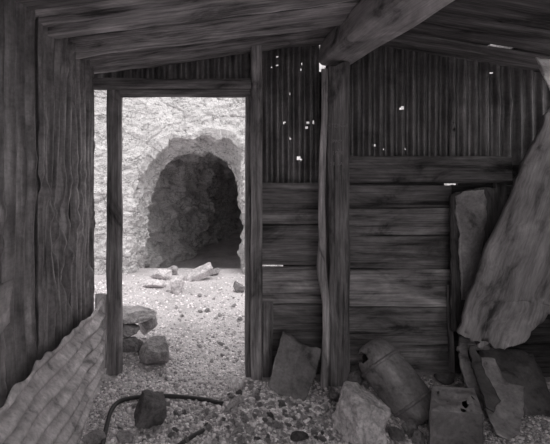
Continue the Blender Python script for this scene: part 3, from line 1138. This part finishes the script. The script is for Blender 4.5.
ST = 'stones of the low stack outside the door'
astone(126, 376, 3.12, (0.19, 0.16, 0.14), 411, 0.16, 'dark bottom stone of the low stack behind the door post', group=ST, sub=3)
astone(127, 349, 3.16, (0.19, 0.2, 0.13), 412, 0.17, 'rounded middle stone of the low stack behind the door post', group=ST, sub=3)
astone(140, 352, 3.26, (0.08, 0.10, 0.13), 413, 0.24, 'small upright stone right of the low stack of stones', group=ST, sub=3)
astone(122, 333, 3.22, (0.24, 0.24, 0.11), 414, 0.22, 'dark block under the flat slab of the low stack', group=ST, sub=3)
astone(133, 318, 3.34, (0.34, 0.36, 0.09), 415, 0.48, 'flat pale slab topping the low stack behind the door post', group=ST, sub=3, cuts=10)
astone(146, 330, 3.44, (0.17, 0.22, 0.17), 416, 0.46, 'pale stone at the right end of the low stack', group=ST, sub=3)

gstone(161, 279, 24, 12, 421, 0.62, 'long pale stone before the left side of tunnel mouth', sub=3)
gstone(152, 287, 30, 9, 422, 0.66, 'flat pale stone low on the path left of the upright block', sub=3)
gstone(178, 293, 15, 21, 423, 0.60, 'upright pale block of rock on the path before tunnel', sub=3, cuts=9)
gstone(200, 280, 44, 13, 429, 0.5, 'long slanting slab of rock before the tunnel mouth', sub=3, rot=(0.2, -0.36, 0.25), depth=20, block=0.6)
gstone(214, 275, 16, 8, 425, 0.4, 'grey stone right of the slanting slab at tunnel mouth', sub=3)
gstone(238, 292, 13, 12, 426, 0.24, 'dark pointed stone at the right edge of the path', sub=3)
gstone(172, 274, 14, 9, 427, 0.42, 'small grey stone wedged behind the upright block', sub=3)
gstone(236, 387, 22, 12, 431, 0.8, 'pale wedge of stone at the foot of the right door jamb', sub=3)
gstone(234, 407, 32, 10, 432, 0.5, 'long flat sliver of rock beside the end of the hose', sub=3, rot=(0, -0.3, 0.6), depth=10)
gstone(93, 443, 24, 12, 433, 0.36, 'pale stone by the corner of the bright corrugated sheet', sub=3)
gstone(123, 441, 20, 11, 434, 0.38, 'broad flat stone just right of the hose at bottom edge', sub=3)
gstone(158, 433, 13, 8, 435, 0.42, 'small pale stone below the dark stone on the hose', sub=3)
gstone(410, 434, 22, 15, 436, 0.24, 'smooth grey stone between the boulder and the square tin', sub=3)
gstone(396, 437, 16, 11, 437, 0.22, 'small rounded stone tucked right of the pale boulder', sub=3)
gstone(428, 397, 11, 12, 438, 0.22, 'dark flat-faced stone between the keg and the square tin', sub=3)
gstone(418, 443, 15, 12, 439, 0.28, 'pale stone at bottom edge left of the square tin', sub=3)
gstone(446, 362 + 22, 20, 14, 440, 0.2, 'stone at the foot of the boards behind the square tin', sub=3)
gstone(299, 441, 20, 10, 441, 0.13, 'dark flat stone at the bottom edge of the rubble', sub=3)
gstone(356, 384, 22, 24, 442, 0.26, 'grey stone behind the boulder at the foot of the post', sub=3)
gstone(333, 400, 14, 10, 443, 0.26, 'grey stone against the base of the square post', sub=3)

rng = random.Random(77)
PLACED = []
bpy.context.view_layer.update()
for ob in list(COL.objects):
    if ob.get('category') in ('stone', 'boulder', 'metal plate', 'keg', 'tin can', 'hose', 'post', 'pole', 'metal sheet', 'metal strip'):
        for q in [ob] + list(ob.children):
            if q.type == 'MESH':
                bb = [q.matrix_world @ Vector(c) for c in q.bound_box]
                PLACED.append((min(v.x for v in bb), max(v.x for v in bb), min(v.y for v in bb), max(v.y for v in bb), ob.name))
PLACED = [p for p in PLACED if not p[4].startswith('rubber_hose')]
HOSE = hp1 + hp
GI = 'loose stones in the rubble heap by the doorway'
GO = 'loose stones on the path outside'
GR = 'loose stones under the scrap on the right'
GL = 'loose stones along the left wall'


def scatter(n, region, wmin, wmax, tmin, tmax, marks, group, seed0):
    k = 0
    meshes = []
    for v in range(6):
        V, Fc = rock_verts(seed0 + v, (1, 0.8, 0.6), 2, 12, 0.08)
        meshes.append((V, Fc))
    mds = []
    for v, (V, Fc) in enumerate(meshes):
        me = bpy.data.meshes.new('stone')
        me.from_pydata([tuple(p) for p in V], [], Fc); me.update()
        me.materials.append(STONE)
        mds.append(me)
    tries = 0
    while k < n and tries < 9000:
        tries += 1
        x0, x1, y0, y1 = region
        px, py = rng.uniform(x0, x1), rng.uniform(y0, y1)
        g = ground_at(px, py)
        if g.y > 2.85 and g.y < 3.15 and (g.x > 0.33 or g.x < -0.5): continue
        if g.x < XL + 0.06 and g.y < 3.1: continue
        s = rng.uniform(wmin, wmax) * g.y / F
        rr = s * 0.47
        if any(g.x + rr > a and g.x - rr < b and g.y + rr > c_ and g.y - rr < d_ for a, b, c_, d_, _n in PLACED): continue
        if any((g.x - h.x) ** 2 + (g.y - h.y) ** 2 < (rr + 0.014) ** 2 for h in HOSE): continue
        PLACED.append((g.x - rr, g.x + rr, g.y - rr, g.y + rr, 'stone'))
        o = bpy.data.objects.new('stone', mds[rng.randrange(6)])
        COL.objects.link(o)
        o.location = g + Vector((0, 0, s * 0.18))
        o.rotation_euler = (rng.uniform(-.4, .4), rng.uniform(-.4, .4), rng.uniform(0, 6.28))
        o.scale = (s * rng.uniform(0.9, 1.2), s * rng.uniform(0.8, 1.1), s * rng.uniform(0.8, 1.2))
        tn = rng.random()
        o.color = col(tmin + (tmax - tmin) * tn)
        shade = 'dark' if tn < 0.33 else ('grey' if tn < 0.66 else 'pale')
        big = 'tiny' if s < (wmin * 0.6 + wmax * 0.4) * g.y / F else 'small'
        lx, ly, where = min(((lx - px) ** 2 + (ly - py) ** 2, i_, w_) for i_, (lx, ly, w_) in enumerate(marks))[0:3]
        props(o, '%s %s stone %s' % (big, shade, where), 'stone', group)
        k += 1


scatter(70, (230, 332, 382, 443), 6, 12, 0.2, 0.85,
        [(246, 384, 'in the rubble close to the right door jamb'), (222, 408, 'beside the free end of the long hose'), (288, 404, 'in the rubble below the leaning metal plate'),
         (320, 396, 'in the rubble below the crooked pole'), (328, 425, 'in the rubble left of the pale boulder'), (250, 412, 'in the rubble right of the long flat sliver'),
         (245, 438, 'at the bottom edge of the rubble below the doorway'), (282, 436, 'at the bottom edge left of the dark flat stone'), (314, 440, 'at the bottom edge right of the dark flat stone')], GI, 600)
scatter(26, (125, 243, 282, 380), 4, 8, 0.35, 0.65,
        [(150, 295, 'on the path below the flat pale stone'), (185, 300, 'on the path below the upright pale block'), (230, 300, 'on the path near the dark pointed stone'),
         (165, 330, 'on the path above the rounded boulder'), (225, 340, 'on the path beside the right door jamb'), (185, 350, 'on the path right of the rounded boulder'),
         (160, 376, 'in the doorway below the rounded boulder'), (215, 374, 'in the doorway left of the right jamb')], GO, 620)
scatter(14, (318, 430, 396, 443), 7, 12, 0.15, 0.32,
        [(325, 400, 'at the foot of the square post'), (330, 430, 'left of the pale boulder'), (395, 425, 'between pale boulder and keg'), (425, 430, 'left of the square tin'),
         (365, 441, 'below the pale boulder')], GR, 640)
scatter(22, (72, 230, 405, 443), 5, 9, 0.25, 0.5,
        [(85, 425, 'beside the bright corrugated sheet'), (122, 415, 'inside the bend of the long hose'), (150, 435, 'below the dark stone on the hose'), (185, 412, 'below the straight run of the hose'),
         (180, 438, 'left of the short hose'), (215, 436, 'right of the short hose')], GL, 660)

# tell stones apart that would read alike: by their place from left to right
alike = {}
for ob in COL.objects:
    if ob.get('category') == 'stone':
        alike.setdefault(ob['label'], []).append(ob)
for lb, obs in alike.items():
    obs.sort(key=lambda q: q.location.x / q.location.y)
    n = len(obs)
    if n > 1:
        words = {2: ['left one', 'right one'], 3: ['left one', 'middle one', 'right one']}.get(n) or ['leftmost', 'second from left', 'third from left', 'fourth from left', 'fifth from left', 'sixth from left'][:n - 1] + ['rightmost']
        for q, w in zip(obs, words):
            q['label'] = '%s, %s' % (lb, w)

# ------------------------------------------------------------------ gravel
rngn = np.random.RandomState(9)


def gravel(n):
    V0, F0 = ICO1
    F0 = np.array(F0)
    X, Y, S = [], [], []
    while len(X) < n:
        px = rngn.uniform(60, 550); py = 262 + (462 - 262) * rngn.uniform() ** 0.7
        d = EYE * F / (py - CY)
        x, y = (px - CX) / F * d, d
        if y > 3.05 and not (-1.3 < x < 1.2): continue
        if y < 3.05 and x < XL + 0.02: continue
        if 2.9 < y < 3.08 and (x > 0.3 or x < -0.55): continue
        if y > 6.4: continue
        heap = math.exp(-((x - 0.5) / 0.4) ** 2 - ((y - 2.6) / 0.3) ** 2)
        s = (0.0035 + 0.010 * rngn.uniform() ** 3 + 0.011 * heap * rngn.uniform()) * (0.7 + 0.1 * y)
        X.append(x); Y.append(y); S.append(s)
    nV = len(V0)
    VV = np.zeros((n, nV, 3))
    for i in range(n):
        sc = S[i] * rngn.uniform(0.7, 1.3, 3) * np.array([1, 1, 0.75])
        v = V0 * sc * (1 + 0.25 * (rngn.uniform(size=(nV, 1)) - 0.5))
        a = rngn.uniform(0, 6.28)
        R = np.array([[math.cos(a), -math.sin(a), 0], [math.sin(a), math.cos(a), 0], [0, 0, 1]])
        v = v @ R.T
        VV[i] = v + np.array([X[i], Y[i], gh(X[i], Y[i]) + S[i] * 0.25])
    FF = (F0[None, :, :] + (np.arange(n) * nV)[:, None, None]).reshape(-1, 3)
    me = bpy.data.meshes.new('gravel')
    VV = VV.reshape(-1, 3)
    me.vertices.add(len(VV)); me.vertices.foreach_set('co', VV.ravel())
    me.loops.add(FF.size); me.loops.foreach_set('vertex_index', FF.ravel().astype(np.int32))
    me.polygons.add(len(FF))
    me.polygons.foreach_set('loop_start', np.arange(0, FF.size, 3, dtype=np.int32))
    me.polygons.foreach_set('loop_total', np.full(len(FF), 3, dtype=np.int32))
    me.update(); me.validate()
    at = me.attributes.new('shade', 'FLOAT_COLOR', 'POINT')
    sh = np.repeat((0.42 + 1.0 * rngn.uniform(size=n) ** 1.4), nV)
    cc = np.stack([sh, sh, sh, np.ones_like(sh)], axis=1)
    at.data.foreach_set('color', cc.ravel())
    me.materials.append(PEB)
    o = bpy.data.objects.new('gravel', me); COL.objects.link(o)
    o.color = col(0.80)
    o.parent = floor
    o['label'] = 'loose fine gravel strewn over the dirt floor and path'
    o['kind'] = 'stuff'


gravel(30000)
